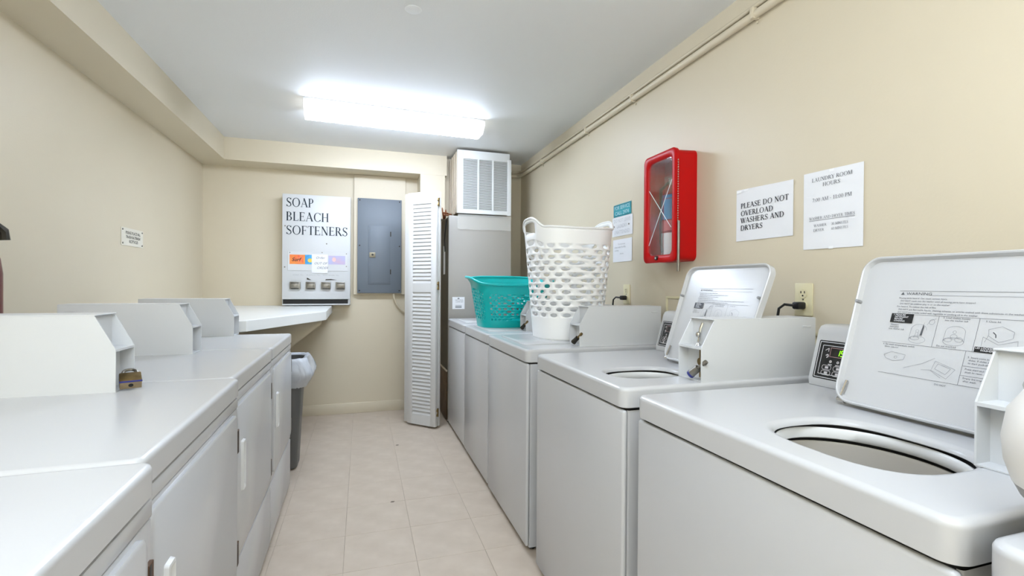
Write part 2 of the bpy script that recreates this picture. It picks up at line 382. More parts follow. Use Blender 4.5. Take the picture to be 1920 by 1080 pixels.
def plug_lock(x, y, z, label, band, s=1.0):
    t = thing('cylinder_lock', (x, y, z), label, 'lock', 'cylinder locks on the washer coin boxes')
    d = Vector((.30, -.62, .62)).normalized(); p = Vector((x, y, z))
    build('lock_body', G().cyl(p, p+d*.030*s, .0115*s, .0105*s, 16), STEEL if band else DARKSTEEL, t)
    build('lock_ring', G().cyl(p-d*.006, p+d*.001, .0125*s, None, 16), BLUEBAND if band else DARKSTEEL, t)
    g = G(); g.cyl(p+d*.028*s, p+d*.058*s, .0052*s, None, 10); g.cyl(p+d*.054*s, p+d*.064*s, .0078*s, .006*s, 10); build('lock_stem', g, STEEL if band else BRASS, t)
plug_lock(.962, 1.225, .935, 'steel cylinder lock with a blue ring on the coin box before an open lid', True)
plug_lock(.968, 2.085, .935, 'dark cylinder lock on the coin box before the white hamper', False)
plug_lock(.970, 2.862, .935, 'small dark cylinder lock on the coin box beside the turquoise basket', False)
# brass padlock on the near left box
t = thing('padlock', (-.602, 1.575, ZD), 'brass padlock with a keyhole hanging on the nearest left coin box', 'padlock')
R_ = Matrix.Rotation(math.radians(24), 4, 'Z') @ Matrix.Rotation(math.radians(28), 4, 'X')
def padl(g):
    for v in g.bm.verts: v.co = R_ @ v.co+Vector((-.600, 1.545, ZD+.026))
    return g
build('lock_body', padl(G().box(-.024, .024, -.020, .020, -.012, .012, .003)), BRASS, t)
bd = build('lock_base', padl(G().box(-.0235, .0235, -.0235, -.020, -.0115, .0115, .001)), mat('worn brass plate', (170, 150, 118), .35, .8, var=.25, vscale=60), t)
build('keyhole', padl(G().cyl((0, -.0232, 0), (0, -.0242, 0), .0055, n=12)), BLACKP, bd)
build('blue_rim', padl(G().box(-.0245, .0245, -.0242, -.0195, .0095, .0128, .001)), BLUEBAND, t)
build('shackle', padl(G().tube([(-.015, .018, 0)]+[(-.015*math.cos(a), .032+.015*math.sin(a), 0) for a in [PI*k/10 for k in range(11)]]+[(.015, .024, 0)], .0042, 8)), STEEL, t)

# ------------------------------------------------------------------ washers
def deck_rings(x0, x1, y0, y1, zb, zt, r=.028):
    def ring(ins, z):
        P = rrect(x0+ins, x1-ins, y0+ins, y1-ins, max(r-ins, .006), 6); Q = []
        for k in range(4):                       # corner points, then points along the straight edge
            c = P[k*7:k*7+7]; a_, b_ = c[-1], P[(k*7+7) % 28]
            Q += c+[(a_[0]+(b_[0]-a_[0])*i/13, a_[1]+(b_[1]-a_[1])*i/13) for i in range(1, 13)]
        return [(x, y, z) for x, y in Q]
    return [ring(.006, zb), ring(0, zb+.003), ring(0, zb+.006), ring(0, zt-.012), ring(0, zt-.008), ring(.0027, zt-.0027), ring(.009, zt), ring(.014, zt)]
def super_pt(cx, cy, a, b, th, n=2.7):
    c, s_ = math.cos(th), math.sin(th)
    return (cx+a*math.copysign(abs(c)**(2/n), c), cy+b*math.copysign(abs(s_)**(2/n), s_))
def lid_print(pl, parent):
    """the white lid's printed instructions, black on white"""
    P = []
    P += linep([(.081, .291), (.335, .291)], .0007)+linep([(.14, .281), (.335, .281)], .0005)
    P += shift(sans('WARNING', .006)[0], .0965, .2815, 1.25, 1)
    P += [[(.085, .2815), (.093, .2815), (.089, .288)]]
    TX = [('Moving parts hazard. Can cause serious injury.', .083, .2715), ('DO NOT reach into the washer until all moving parts have stopped.', .088, .2645), ('DO NOT let children play in or on the washer.', .088, .2575),
          ('Fire hazard. To reduce the risk of fire:', .083, .2505), ('DO NOT put flammable liquids, cleaning solvents, or articles soaked with these substances, in the washer.', .088, .2435), ('DO NOT put articles soiled with vegetable or cooking oil in the washer.', .088, .2365),
          ('Measure', .080, .2055), ('detergent', .079, .2005), ('into washer tub', .078, .1955), ('2. Load clothes loosely', .182, .229), ('into the washer tub', .186, .2235), ('Do not overload', .182, .1655), ('3. Close lid.', .256, .226),
          ('4. Set wash temperature switch', .075, .157), ('fabric selector', .080, .1515), ('5. Insert coins in', .2415, .148), ('slides. If slides are', .244, .142), ('to start push slide', .244, .136), ('Press start and', .2415, .123), ('push to reset', .243, .117), ('Empty lint tray', .2415, .104), ('after wash', .243, .098), ('DO NOT', .196, .0815)]
    for s_, x, y in TX: P += shift(sans(s_, .0036)[0], x, y)
    lw = .0006
    P += linep([(.125, .2335), (.335, .2335)], lw)+linep([(.072, .1635), (.25, .1625), (.335, .162)], lw)+linep([(.174, .2335), (.174, .1625)], lw)+linep([(.246, .2335), (.246, .1625)], lw)
    P += linep([(.236, .162), (.236, .090)], lw)+linep([(.080, .0905), (.335, .0895)], lw)+linep([(.236, .1305), (.335, .1305)], lw)+linep([(.236, .1105), (.335, .1105)], lw)
    P += [[(.146, .193), (.1485, .206), (.1495, .218), (.1475, .206)], [(.1455, .186), (.1500, .186), (.1508, .206), (.1480, .212)]]
    P += linep([(.272, .206), (.277, .201), (.278, .195)], .0018)
    ell = lambda cx, cy, a, b, a0=0, a1=2*PI: linep([(cx+a*math.cos(a0+(a1-a0)*k/18), cy+b*math.sin(a0+(a1-a0)*k/18)) for k in range(19)], lw)
    thin = ell(.142, .176, .0165, .0085)+linep([(.1255, .176), (.126, .2)], lw)+ell(.141, .199, .0155, .013, 0, PI)+ell(.139, .196, .003, .003)+linep([(.137, .193), (.135, .180)], lw)+linep([(.141, .193), (.144, .180)], lw)+ell(.137, .179, .009, .004)
    thin += ell(.163, .219, .005, .006)+linep([(.155, .212), (.160, .222), (.170, .227)], lw)
    thin += ell(.210, .179, .0185, .009)+ell(.210, .201, .0175, .012, 0, PI)+linep([(.1915, .179), (.1925, .201)], lw)+linep([(.2285, .179), (.2275, .201)], lw)+ell(.209, .200, .003, .003)+ell(.209, .190, .006, .005)+ell(.200, .182, .007, .004)+ell(.219, .184, .007, .005)
    thin += linep([(.262, .184), (.266, .200), (.264, .211), (.284, .219), (.304, .209), (.304, .196), (.284, .186), (.266, .198)], lw)+linep([(.258, .176), (.258, .195), (.284, .181), (.312, .192), (.314, .176)], lw)
    thin += linep([(.083, .133), (.098, .142), (.128, .138), (.126, .126), (.104, .121), (.088, .126), (.083, .133)], lw)+ell(.109, .130, .003, .003)
    thin += linep([(.130, .108), (.165, .124), (.186, .139)], lw)+linep([(.188, .133), (.226, .120), (.214, .098), (.184, .112), (.188, .133)], lw)+linep([(.194, .128), (.218, .120), (.211, .107), (.190, .116), (.194, .128)], lw)+linep([(.165, .110), (.182, .112), (.204, .098)], lw)
    pl.prt('instruction_print', P, mat('print grey', (92, 94, 98), .6, var=.05), parent, label='grey printed washing instructions headed WARNING')
    pl.prt('instruction_drawings', thin, mat('print pale', (140, 142, 146), .6, var=.05), parent, label='thin grey line drawings of the washing steps')
    pl.prt('black_notice', rectp(.077, .2125, .1245, .2345), BLACKP, parent, .0008); pl.prt('black_notice', rectp(.249, .1625, .279, .1735), BLACKP, parent, .0008)
    Q = []
    for k, s_ in enumerate(('1 MEASURE', 'DETERGENT', 'BEFORE', 'LOADING')): Q += shift(sans(s_, .0036)[0], .082 if k == 0 else .0855, .2295-k*.0049)
    Q += shift(sans('LID LOCKED', .0036)[0], .2505, .169)+shift(sans('WASHER', .0036)[0], .259, .1645)
    pl.prt('white_lettering', Q, PAPER, parent, .0013)
def washer(y0, y1, xf, label, open_lid=False, yl=None, hole_yb=None, xb=1.425, console=True):
    t = thing('washing_machine', ((xf+xb)/2, (y0+y1)/2, 0), label, 'washer', 'top-load washers along the right wall')
    zt = ZW
    build('cabinet', G().rings([[(x, y, z) for x, y in rrect(xf+.022, xb-.01, y0+.008, y1-.008, .006, 3)] for z in (.022, .848)], cap0=True), ENAMEL, t)
    build('front_panel', G().box(xf+.004, xf+.021, y0+.004, y1-.004, .030, .850, .008, 3), ENAMEL, t)
    build('gap_band', G().rings([[(x, y, z) for x, y in rrect(xf+.012, xb-.015, y0+.012, y1-.012, .02, 3)] for z in (.840, .857)]), DARKGAP, t)  # dark band stands in for the shaded gap under the deck lip
    for a, b in ((xf+.05, y0+.05), (xf+.05, y1-.05), (xb-.06, y0+.05), (xb-.06, y1-.05)):
        build('foot', G().cyl((a, b, 0), (a, b, .024), .016, .012, 12), BLACKP, t)
    R = deck_rings(xf, xb, y0, y1, .855, zt)
    g = G()
    if open_lid:
        cx, a = .9, .126; cy, b = hole_yb
        top = R[-1]; n = len(top)
        # match the hole points to the rim by direction
        hole = []
        for p in top:
            th = math.atan2((p[1]-cy)/b, (p[0]-cx)/a)
            hole.append(th)
        def hr(k, z): return [super_pt(cx, cy, a*k, b*k, h)+(z,) for h in hole]
        g.rings(R+[hr(1.13, zt), hr(1.10, zt), hr(1.045, zt-.002), hr(1.01, zt-.006), hr(1.0, zt-.012), hr(1.02, zt-.014), hr(1.12, zt-.014)])
        build('deck', g, ENAMEL, t, smooth=50)
        # tub ring, gap, basket
        def er(k, z, m=48): return [(cx+(a*k)*1.02*math.cos(2*PI*i/m), cy+(b*k)*1.02*math.sin(2*PI*i/m), z) for i in range(m)]
        build('tub_ring', G().rings([er(1.10, zt-.028), er(1.09, zt-.0205), er(1.06, zt-.019), er(1.03, zt-.023), er(1.025, zt-.040), er(1.06, zt-.043)]), PLASTW, t, smooth=60)
        build('tub_gap_band', G().rings([er(1.16, zt-.016), er(1.16, zt-.14)]), DARKGAP, t)  # dark band paints the shade in the gap round the tub
        build('wash_basket', G().rings([er(1.13, zt-.056), er(1.11, zt-.0505), er(1.09, zt-.0505), er(1.08, zt-.054), er(1.085, zt-.058), er(1.085, zt-.42)], cap1=True), DRUM, t, smooth=50)
        build('agitator', G().lathe((cx, cy, zt-.42), [(.09, 0), (.06, .04), (.045, .12), (.04, .2), (.02, .215)], 20, False, True), PLASTW, t)
        # lid
        B = Vector((1.12, yl, .921)); v = Vector((.13, 0, .355)).normalized()
        pl = Plane(B, (0, -1, 0), v)
        Wl, Hl = .385, .378
        def lring(ins, l):
            P = rrect(-.018+ins, Wl+.012-ins, ins, Hl-ins, .042-min(ins, .03), 6)
            return [pl.at(x+(.016*(1-y/Hl) if x < Wl/2 else -.016*(1-y/Hl)), y, l) for x, y in P]
        g = G(); g.rings([lring(.010, -.001), lring(.006, .010), lring(.003, .0115), lring(0, .009), lring(0, -.012), lring(.006, -.016)], cap0=True, cap1=True)
        ld = build('lid', g, ENAMEL, t, smooth=40)
        pl2 = Plane(B, (0, -1, 0), v, .0002)
        lid_print(pl2, ld)
        for sx, off in ((-.010, 1), (Wl+.003-.015, -1)):
            g = G(); g.cyl(pl.at(sx+.004, .259, .0), pl.at(sx+.004, .259, .014), .0055, .004, 12); build('bumper', g, mat('grey rubber', (150, 150, 150), .5, var=.05), ld)
        g = G(); g.tube([pl.at(.018, .055, .004), pl.at(.014, .012, .006), pl.at(.012, .002, -.004)], .004, 8); g.cyl(pl.at(.006, .006, 0), pl.at(.024, .006, 0), .0075, n=10)
        build('lid_hinge', g, CHROME, ld)
    else:
        g.rings(R, cap1=True); build('deck', g, ENAMEL, t, smooth=50)
        g = G(); g.rings([[(x, y, z) for x, y in rrect(xf+.05+i, 1.12-i, y0+.16+i, y1-.09-i, .03, 5)] for i, z in ((0, zt-.001), (0, zt+.003), (.004, zt+.006))], cap1=True)
        build('lid', g, ENAMEL, t)
    if console:
        c0, c1 = y0+.135, y1-.020
        g = G(); g.prism([(1.272, c0, zt+.001), (1.27, c0, zt+.020), (1.306, c0, zt+.150), (1.309, c0, zt+.160), (1.318, c0, zt+.172), (1.335, c0, zt+.177), (1.40, c0, zt+.177), (1.42, c0, zt+.16), (1.42, c0, zt+.001)], (0, c1-c0, 0))
        co = build('console', g, ENAMEL, t, smooth=50)
        u = Vector((0, -1, 0)); v = Vector((.036, 0, .130)).normalized()
        pl = Plane((1.27, c1, zt+.020), u, v)
        H = .128; Wc = c1-c0
        pl.prt('control_panel', [rrect(.012, Wc-.012, .003, H-.012, .004, 3)], BLACKP, co, .0006)
        fr = []
        for i, wd in ((.0165, .0016), (.0265, .0013)):
            a, b, c, d_ = i, .003+(i-.012), Wc-i, H-.012-(i-.012)
            fr += linep([(a, b), (c, b), (c, d_), (a, d_), (a, b)], wd)
        pl.prt('panel_border', fr, PAPER, co, .0010)
        dx, dy = .052, .070
        pl.prt('display', rectp(dx, dy, dx+.07, dy+.026), mat('dark display', (22, 14, 8), .3, var=.1), co, .0009)
        pl.prt('display_frame', linep([(dx, dy), (dx+.07, dy), (dx+.07, dy+.026), (dx, dy+.026), (dx, dy)], .0012), mat('display rim', (190, 150, 150), .4, var=.05), co, .0011)
        seg = {'1': 'bc', '9': 'abcdfg'}
        S = []
        for k, d_ in enumerate('19'):
            x, y, w_, h_ = dx+.018+k*.0135, dy+.005, .009, .016
            sg = dict(a=((0, h_), (w_, h_)), b=((w_, h_), (w_, h_/2)), c=((w_, h_/2), (w_, 0)), d=((0, 0), (w_, 0)), e=((0, 0), (0, h_/2)), f=((0, h_/2), (0, h_)), g=((0, h_/2), (w_, h_/2)))
            for ch_ in seg[d_]: S += linep([(x+p[0]+p[1]*.12, y+p[1]) for p in sg[ch_]], .0024)
        pl.prt('display_digits', S, mat('lit green digits', (120, 220, 20), .4, emit=(130, 235, 20), estr=1.2), co, .0013)
        K = []
        for k in range(4): K += linep([(dx+.006+k*.022+.0028*math.cos(a*PI/4), .056+.0028*math.sin(a*PI/4)) for a in range(9)], .003); K += rectp(dx+.0+k*.022, .046, dx+.012+k*.022, .0485)
        K += linep([(.036, .087), (.046, .094), (.046, .084)], .002)+linep([(.040, .072), (.046, .076), (.048, .070), (.043, .066)], .003)
        for i in range(3):
            for j in range(2):
                x, y = .036+i*.034, .008+.010+j*.0155
                K += linep([(p[0], p[1]) for p in rrect(x, x+.027, y-.002, y+.0105, .004, 2)+[rrect(x, x+.027, y-.002, y+.0105, .004, 2)[0]]], .0014)
                K += rectp(x+.009, y+.001, x+.019, y+.0075)
        pl.prt('panel_buttons', K, mat('panel print', (205, 200, 200), .5, var=.05), co, .0011)
    return t
washer(3.40, 4.082, .705, 'white top-load washer farthest from the viewer, against the grey furnace')
washer(2.712, 3.385, .703, 'white top-load washer carrying the turquoise laundry basket')
washer(2.005, 2.690, .699, 'white top-load washer carrying the tall white hamper')
washer(1.180, 1.882, .698, 'white top-load washer with raised lid, below the papers on the wall', True, 1.585, (1.392, .094))
washer(.388, 1.108, .694, 'white top-load washer nearest with raised lid and large open tub', True, .885, (.652, .145))
washer(-.36, .360, .680, 'white top-load washer of which only a corner shows at lower right', console=False)

# ------------------------------------------------------------------ dryers
def dryer(y0, y1, xf, rz, label):
    xb = XL+.187
    t = thing('clothes_dryer', ((xf+xb)/2, (y0+y1)/2, 0), label, 'dryer', 'front-load dryers along the left wall')
    build('cabinet', G().box(xb, xf-.016, y0+.003, y1-.003, .02, .852, .004), ENAMEL, t)
    for a, b in ((xf-.06, y0+.05), (xf-.06, y1-.05), (xb+.05, y0+.05), (xb+.05, y1-.05)):
        build('foot', G().cyl((a, b, 0), (a, b, .022), .016, .012, 12), BLACKP, t)
    g = G(); g.rings(deck_rings(xb, xf, y0, y1, .858, ZD, .022), cap0=True, cap1=True); build('top_panel', g, ENAMEL, t, smooth=50)
    build('upper_panel', G().box(xf-.017, xf-.004, y0+.003, y1-.003, .822, .852, .004), ENAMEL, t)
    fp = build('front_panel', G().box(xf-.017, xf-.006, y0+.003, y1-.003, .300, .820, .003), ENAMEL, t)
    build('lower_panel', G().box(xf-.017, xf-.005, y0+.003, y1-.003, .032, .294, .004), ENAMEL, t)
    da, db = y0+.030, y1-.045
    g = G(); g.rings([[(x, y, z) for y, z in rrect(da+i, db-i, .335+i, .812-i, .022, 5)] for x, i in ((xf-.006, 0), (xf+.0015, 0), (xf+.004, .0035))], cap1=True)
    dr = build('door', g, ENAMEL, t)
    g = G(); R = []
    ya, yb = da+.055, da+.095
    for x, i in ((xf+.003, 0), (xf+.012, .002), (xf+.013, .006), (xf+.006, .011)):
        R.append([(x, y, z) for y, z in rrect(ya+i, yb-i, .525+i*1.4, .690-i*1.4, .006, 3)])
    g.rings(R, cap1=True); build('door_handle', g, PLASTW, dr)
    for z in (.350, .690):
        h = build('hinge', G().box(xf-.003, xf+.0035, db+.002, db+.024, z, z+.070, .001, 1), mat('rusty hinge', (104, 78, 58), .5, .4, var=.35, vscale=60), dr)
        build('hinge_slot', G().box(xf-.002, xf+.0042, db+.0055, db+.0135, z+.003, z+.067), BLACKP, h)
    t.rotation_euler = (0, 0, math.radians(rz))
    return t
dryer(2.372, 3.055, -.390, .7, 'white dryer farthest from the viewer, beside the trash can')
dryer(1.648, 2.364, -.381, .7, 'white dryer second from the far end of the left row')
dryer(.912, 1.640, -.350, 1.3, 'white dryer whose top carries the brass-padlocked coin box')
dryer(.190, .904, -.308, 1.9, 'white dryer nearest at the lower left corner')

# ------------------------------------------------------------------ folding counter in the back left corner
def zc_(y): return 1.010+.0165*(y-4.694)
t = thing('folding_counter', (-.8, 4.2, .5), 'white laminate folding counter in the back left corner', 'counter')
cp = [(-1.305, 4.692), (-.262, 4.692), (-.262, 3.90), (-.290, 3.835), (-.655, 3.165), (-.72, 3.13), (-1.305, 3.13)]
g = G(); th = .068
rr = []
for dz, ins in ((-th, .002), (-th+.003, 0), (-.004, 0), (0, .004)):
    c = Vector((-.8, 4.0))
    rr.append([(x+(c.x-x)*ins*1.2, y+(c.y-y)*ins*1.2, zc_(y)+dz) for x, y in cp])
g.rings(rr, cap0=True, cap1=True); build('counter_top', g, LAMINATE, t, smooth=20)
g = G(); g.prism([(-.305, 3.97, .928), (-1.30, 3.97, .928), (-1.30, 3.97, .065), (-.305, 3.97, .893)], (0, .045, 0)); build('bracket', g, TRIMP, t, smooth=0)
g = G(); g.box(-1.305, -.30, 4.655, 4.69, .86, .928); build('wall_cleat', g, TRIMP, t, smooth=0)

# ------------------------------------------------------------------ trash can with liner
t = thing('trash_can', (-.535, 3.44, 0), 'tall grey plastic trash can with a white liner behind the last dryer', 'trash can')
def rr3(cx, cy, a, b, z, r=.07, jit=0, n=6):
    P = rrect(cx-a, cx+a, cy-b, cy+b, min(r, a*.9, b*.9), n)
    return [(x+(random.uniform(-jit, jit)), y+random.uniform(-jit, jit), z+random.uniform(-jit, jit)*.6) for x, y in P]
cx, cy = -.535, 3.44
g = G(); g.rings([rr3(cx, cy, .120, .085, .002, .04), rr3(cx, cy, .135, .098, .012, .04), rr3(cx, cy, .165, .135, .60), rr3(cx, cy, .170, .140, .695), rr3(cx, cy, .180, .148, .70), rr3(cx, cy, .180, .148, .715), rr3(cx, cy, .165, .133, .715), rr3(cx, cy, .155, .125, .60), rr3(cx, cy, .120, .09, .02, .04)], cap0=True, cap1=True)
build('bin', g, CAN, t)
g = G(); R = [rr3(cx, cy, .158, .126, .50, jit=.002, n=14), rr3(cx, cy, .163, .130, .66, jit=.003, n=14), rr3(cx, cy, .172, .138, .722, jit=.004, n=14), rr3(cx, cy, .192, .160, .728, jit=.004, n=14), rr3(cx, cy, .203, .170, .705, jit=.005, n=14)]
for k in range(1, 8):
    f = k/7; s_ = .205+.030*math.sin(min(f*1.5, 1)*PI*.5)-max(0, f-.55)*.10; R.append(rr3(cx, cy, s_, s_-.035, .705-.165*f, jit=.005, n=14))
g.rings(R); build('liner', g, LINER, t, smooth=80)

# ------------------------------------------------------------------ soap dispenser
Y = 4.57
t = thing('soap_dispenser', (-.385, YB, 1.018), 'white wall cabinet lettered SOAP BLEACH SOFTENERS with four coin slides', 'dispenser')
x0, x1, z0, z1 = -.668, -.104, 1.016, 1.992
build('cabinet', G().box(x0, x1, Y+.012, YB-.001, z0, z1, .003), ENAMEL2, t)
build('front_panel', G().box(x0, x1, Y, Y+.014, z0+.052, z1, .003), ENAMEL2, t)
build('bottom_tray', G().box(x0+.006, x1-.02, Y+.006, Y+.0125, z0+.012, z0+.050), DARKGAP, t)
build('tray_lip', G().box(x0, x1-.01, Y, Y+.013, z0, z0+.011, .001, 1), ENAMEL2, t)
fpl = Plane((x0, Y, z0), (1, 0, 0), (0, 0, 1))
for s_, wd, z in (('SOAP', .225, .865), ('BLEACH', .350, .742), ('SOFTENERS', .510, .622)):
    fpl.prt('lettering', fitw(serif(s_, .078), wd, .030, z), NAVY, t, label='dark navy serif word '+s_)
wn = build('product_window', G().box(x0+.045, x1-.022, Y-.004, Y, z0+.305, z0+.475, .001, 1), ENAMEL2, t)
wpl = Plane((x0, Y-.004, z0), (1, 0, 0), (0, 0, 1))
wpl.prt('soap_label', rectp(.060, .362, .185, .445), mat('orange yellow print', (244, 168, 70), .5, rgb2=(240, 100, 60), vscale=14), wn, label='orange and yellow soap box front')
wpl.prt('soap_label_red', rectp(.125, .372, .172, .438), mat('red print', (238, 96, 66), .5, rgb2=(250, 150, 90), vscale=30), wn, .0011)
sf_ = sans('Surf', .030, .3, .015)[0]; wpl.prt('soap_name', shift(sf_, .076, .388), INK, wn, .0015)
wpl.prt('bleach_label', rectp(.185, .362, .250, .445), mat('blue print', (40, 130, 200), .5, rgb2=(90, 180, 225), vscale=25), wn, .0009, label='blue bleach box front')
wpl.prt('bleach_sun', [[(.226+.020*math.cos(k*PI/6), .396+.018*math.sin(k*PI/6)) for k in range(12)]], mat('yellow print', (244, 214, 90), .5, var=.1), wn, .0013)
wpl.prt('softener_label', rectp(.378, .364, .520, .442), mat('lilac blue print', (170, 188, 226), .5, rgb2=(206, 178, 200), vscale=10), wn, label='pale blue and pink softener box front')
wpl.prt('softener_spot', [[(.425+.016*math.cos(k*PI/6), .408+.020*math.sin(k*PI/6)) for k in range(12)]], mat('pink print', (240, 196, 188), .5, var=.1), wn, .0012)
nt_ = build('note', G().box(x0+.240, x0+.372, Y-.006, Y-.0045, z0+.285, z0+.452), PAPER, t)
npl = Plane((x0, Y-.006, z0), (1, 0, 0), (0, 0, 1))
npl.prt('handwriting', shift(sans('Order', .020, .35)[0], .272, .412)+shift(sans('OUT OF', .020, .35)[0], .258, .362)+shift(sans('ORDER', .020, .35)[0], .280, .322), INKG, nt_)
fpl.prt('small_print', shift(sans('SOAP 75c    BLEACH 75c    SOFTENER 75c', .010)[0], .085, .262, 1.45, 1), INKL, t)
fpl.prt('scuff', [[(.200, .226), (.238, .222), (.205, .242), (.199, .240)], [(.352, .222), (.452, .224), (.40, .233), (.356, .231)]], DARKSTEEL, t)
for k, sx in enumerate((.062, .192, .318, .440)):
    a = x0+sx; c = build('coin_mechanism', G().box(a, a+.088 if k == 0 else a+.080, Y-.018, Y, z0+.140, z0+.206, .004), STEEL, t)
    build('coin_slots', G().box(a+.012, a+.064, Y-.024, Y-.017, z0+.155, z0+.190, .003), STEEL, c)
    build('slot_black_strip', G().box(a+.012, a+.074, Y-.0195, Y-.0178, z0+.143, z0+.150), BLACKP, c)  # black strip below the coin slots
    build('slot_gap', G().box(a+.010, a+.074, Y-.0195, Y-.0178, z0+.193, z0+.199), BLACKP, c)
for a, b in ((.022, .695), (.020, .335), (.062, .462), (.325, .468), (.530, .462), (.530, .348), (.362, .548)):
    build('screw', G().cyl((x0+a, Y+.0005, z0+b), (x0+a, Y-.0045, z0+b), .0065, .005, 8), STEEL, t)

# ------------------------------------------------------------------ electrical panel
t = thing('fuse_box', (.157, YB, 1.11), 'blue-grey metal breaker panel on a beige backing board', 'breaker panel')
build('backing_board', G().box(-.077, .391, YB-.030, YB-.0005, 1.108, ZB-.001, .002, 1), TRIMP, t)
py = YB-.058
build('cover', G().box(-.044, .354, py, YB-.030, 1.122, 2.004, .004), GREYPANEL, t)
dr = build('door', G().box(.052, .250, py-.005, py+.001, 1.205, 1.752, .0025), GREYPANEL, t)
g = G(); g.box(.064, .238, py-.0075, py-.004, 1.217, 1.740, .002); build('door_inset', g, GREYPANEL, dr)
build('latch', G().box(.062, .116, py-.014, py-.006, 1.455, 1.502, .002), mat('tan latch', (150, 142, 120), .4, .5, var=.1), dr)
build('latch_hole', G().cyl((.090, py-.0135, 1.480), (.090, py-.0155, 1.480), .010, n=12), BLACKP, dr)
for z in (1.30, 1.655): build('hinge', G().box(.249, .258, py-.007, py, z, z+.045), DARKSTEEL, dr)
for a in (-.025, .335):
    for z in (1.145, 1.565, 1.985): build('screw', G().cyl((a, py+.001, z), (a, py-.003, z), .007, .006, 8), DARKSTEEL, t)
g = G(); g.tube([(.285, YB-.04, 1.115), (.287, YB-.04, 1.08), (.31, YB-.035, 1.02), (.36, YB-.03, .96), (.42, YB-.03, .92)], .009, 8); tag(build('flexible_conduit', g, TRIMP, loc=(.285, YB-.04, 1.1)), 'beige flexible conduit curving down under the breaker panel', 'conduit')

# ------------------------------------------------------------------ furnace and return-air plenum
t = thing('furnace', (1.0, 4.33, 0), 'tall grey-beige furnace cabinet in the back right corner', 'furnace')
fx0, fx1, fy = .716, 1.283, 4.118
build('front_cover', G().box(fx0, fx1, fy, fy+.03, .012, 1.808, .004), FURN, t)
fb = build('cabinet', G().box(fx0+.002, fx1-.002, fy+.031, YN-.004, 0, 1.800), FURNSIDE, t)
g = G(); g.box(fx0-.006, fx0+.002, fy+.05, YN-.01, .02, .44, .002); build('lower_grille', g, mat('brown grille', (96, 72, 44), .5, .3, var=.3, vscale=40), fb)
g = G(); g.box(fx0-.010, fx0+.002, fy+.04, YN-.01, .44, .452, .002); build('grille_edge', g, DUCT, fb)
build('data_label', G().box(fx0-.0008, fx0+.002, fy+.20, fy+.28, 1.30, 1.56), PAPER, fb)
build('wiring', G().tube([(fx0-.01, fy+.06, 1.78), (fx0-.018, fy+.10, 1.66), (fx0-.012, fy+.16, 1.60), (fx0-.016, fy+.10, 1.50)], .005, 6), BLACKP, fb)
spl = Plane((fx0, fy, 0), (1, 0, 0), (0, 0, 1))
spl.prt('warning_sticker', rectp(.034, .992, .142, 1.098), PAPER, t, label='small white printed sticker low on the furnace')
spl.prt('sticker_text', shift(sans('NATIONAL', .010)[0], .058, 1.066)+shift(sans('COMFORT', .010)[0], .062, 1.050)+rectp(.080, 1.08, .096, 1.09)+rectp(.06, 1.005, .116, 1.016)+rectp(.06, 1.022, .116, 1.026), INKG, t, .0014)
# crumpled clear plastic sheet taped under the plenum
g = G(); n = 14; R = []
for j in range(4):
    R.append([(fx0+.075+(fx1-fx0-.08)*i/n, fy-.006-.008*random.random()-(.004 if j == 0 else 0), 1.822-.045*j+(.01*random.random() if j == 3 else 0)) for i in range(n+1)])
g.rings(R, close=False); tag(build('plastic_sheet', g, CLEARTAPE, loc=(1.0, fy, 1.7), smooth=60), 'crumpled clear plastic taped below the white vent grille', 'plastic sheet')
t = thing('return_plenum', (1.03, 4.33, 1.82), 'white louvred return-air plenum box under the ceiling above the furnace', 'vent')
ax0, ax1, ay, az0, az1 = .790, 1.272, 4.112, 1.832, 2.386
build('duct', G().box(ax0, ax1-.006, ay+.012, YN-.002, az0+.006, az1-.002), DUCT, t, smooth=0)
for k in range(4):
    a = ay+.05+k*.10; build('duct_seam', G().box(ax0-.007, ax0+.001, a, a+.014, az0+.01, az1-.006, .002, 1), DUCT, t)
g = G(); g.box(ax0-.004, ax0+.050, ay, ay+.014, az0, az1, .002); g.box(ax1-.030, ax1+.006, ay-.004, ay+.014, az0-.004, az1-.055, .002); g.box(ax0+.045, ax1-.025, ay, ay+.014, az0, az0+.035, .002); g.box(ax0+.045, ax1-.008, ay, ay+.014, az1-.075, az1, .002)
gf = build('grille_frame', g, PLASTW, t)
build('grille_backing', G().box(ax0+.045, ax1-.025, ay+.011, ay+.013, az0+.03, az1-.07), mat('grille backing grey', (150, 148, 142), .6, var=.1), t, smooth=0)
gx0, gx1 = ax0+.050, ax1-.030; gz0, gz1 = az0+.035, az1-.075
bars = [gx0+(gx1-gx0)*k/3 for k in range(4)]
for k in (1, 2): build('grille_mullion', G().box(bars[k]-.008, bars[k]+.008, ay-.002, ay+.012, gz0-.001, gz1+.001, .001, 1), PLASTW, t)
for k in range(3):
    a, b = bars[k]+(.008 if k else 0), bars[k+1]-(.008 if k < 2 else 0); g = G(); ns = 37
    for i in range(ns):
        z = gz0+(gz1-gz0)*(i+.5)/ns
        g.prism([(a, ay+.001, z-.0048), (a, ay+.0102, z+.002), (a, ay+.0102, z+.0035), (a, ay+.001, z-.0024)], (b-a, 0, 0))
    tag(build('grille_louvres', g, PLASTW, t, smooth=0), kind='stuff')
g = G()
for k, (dx, dz) in enumerate(((0, 0), (.018, .012), (-.014, .02))):
    g.tube([(.735+dx, 4.20, 1.816+dz), (.70+dx, 4.26, 1.83+dz), (.705+dx, 4.33, 1.86+dz*2), (.72+dx*.5, 4.40, 1.816)], .006, 8)
tag(build('copper_lines', g, COPPER, loc=(.72, 4.3, 1.8)), 'thin copper lines bent over the furnace top by the plenum', 'pipe')

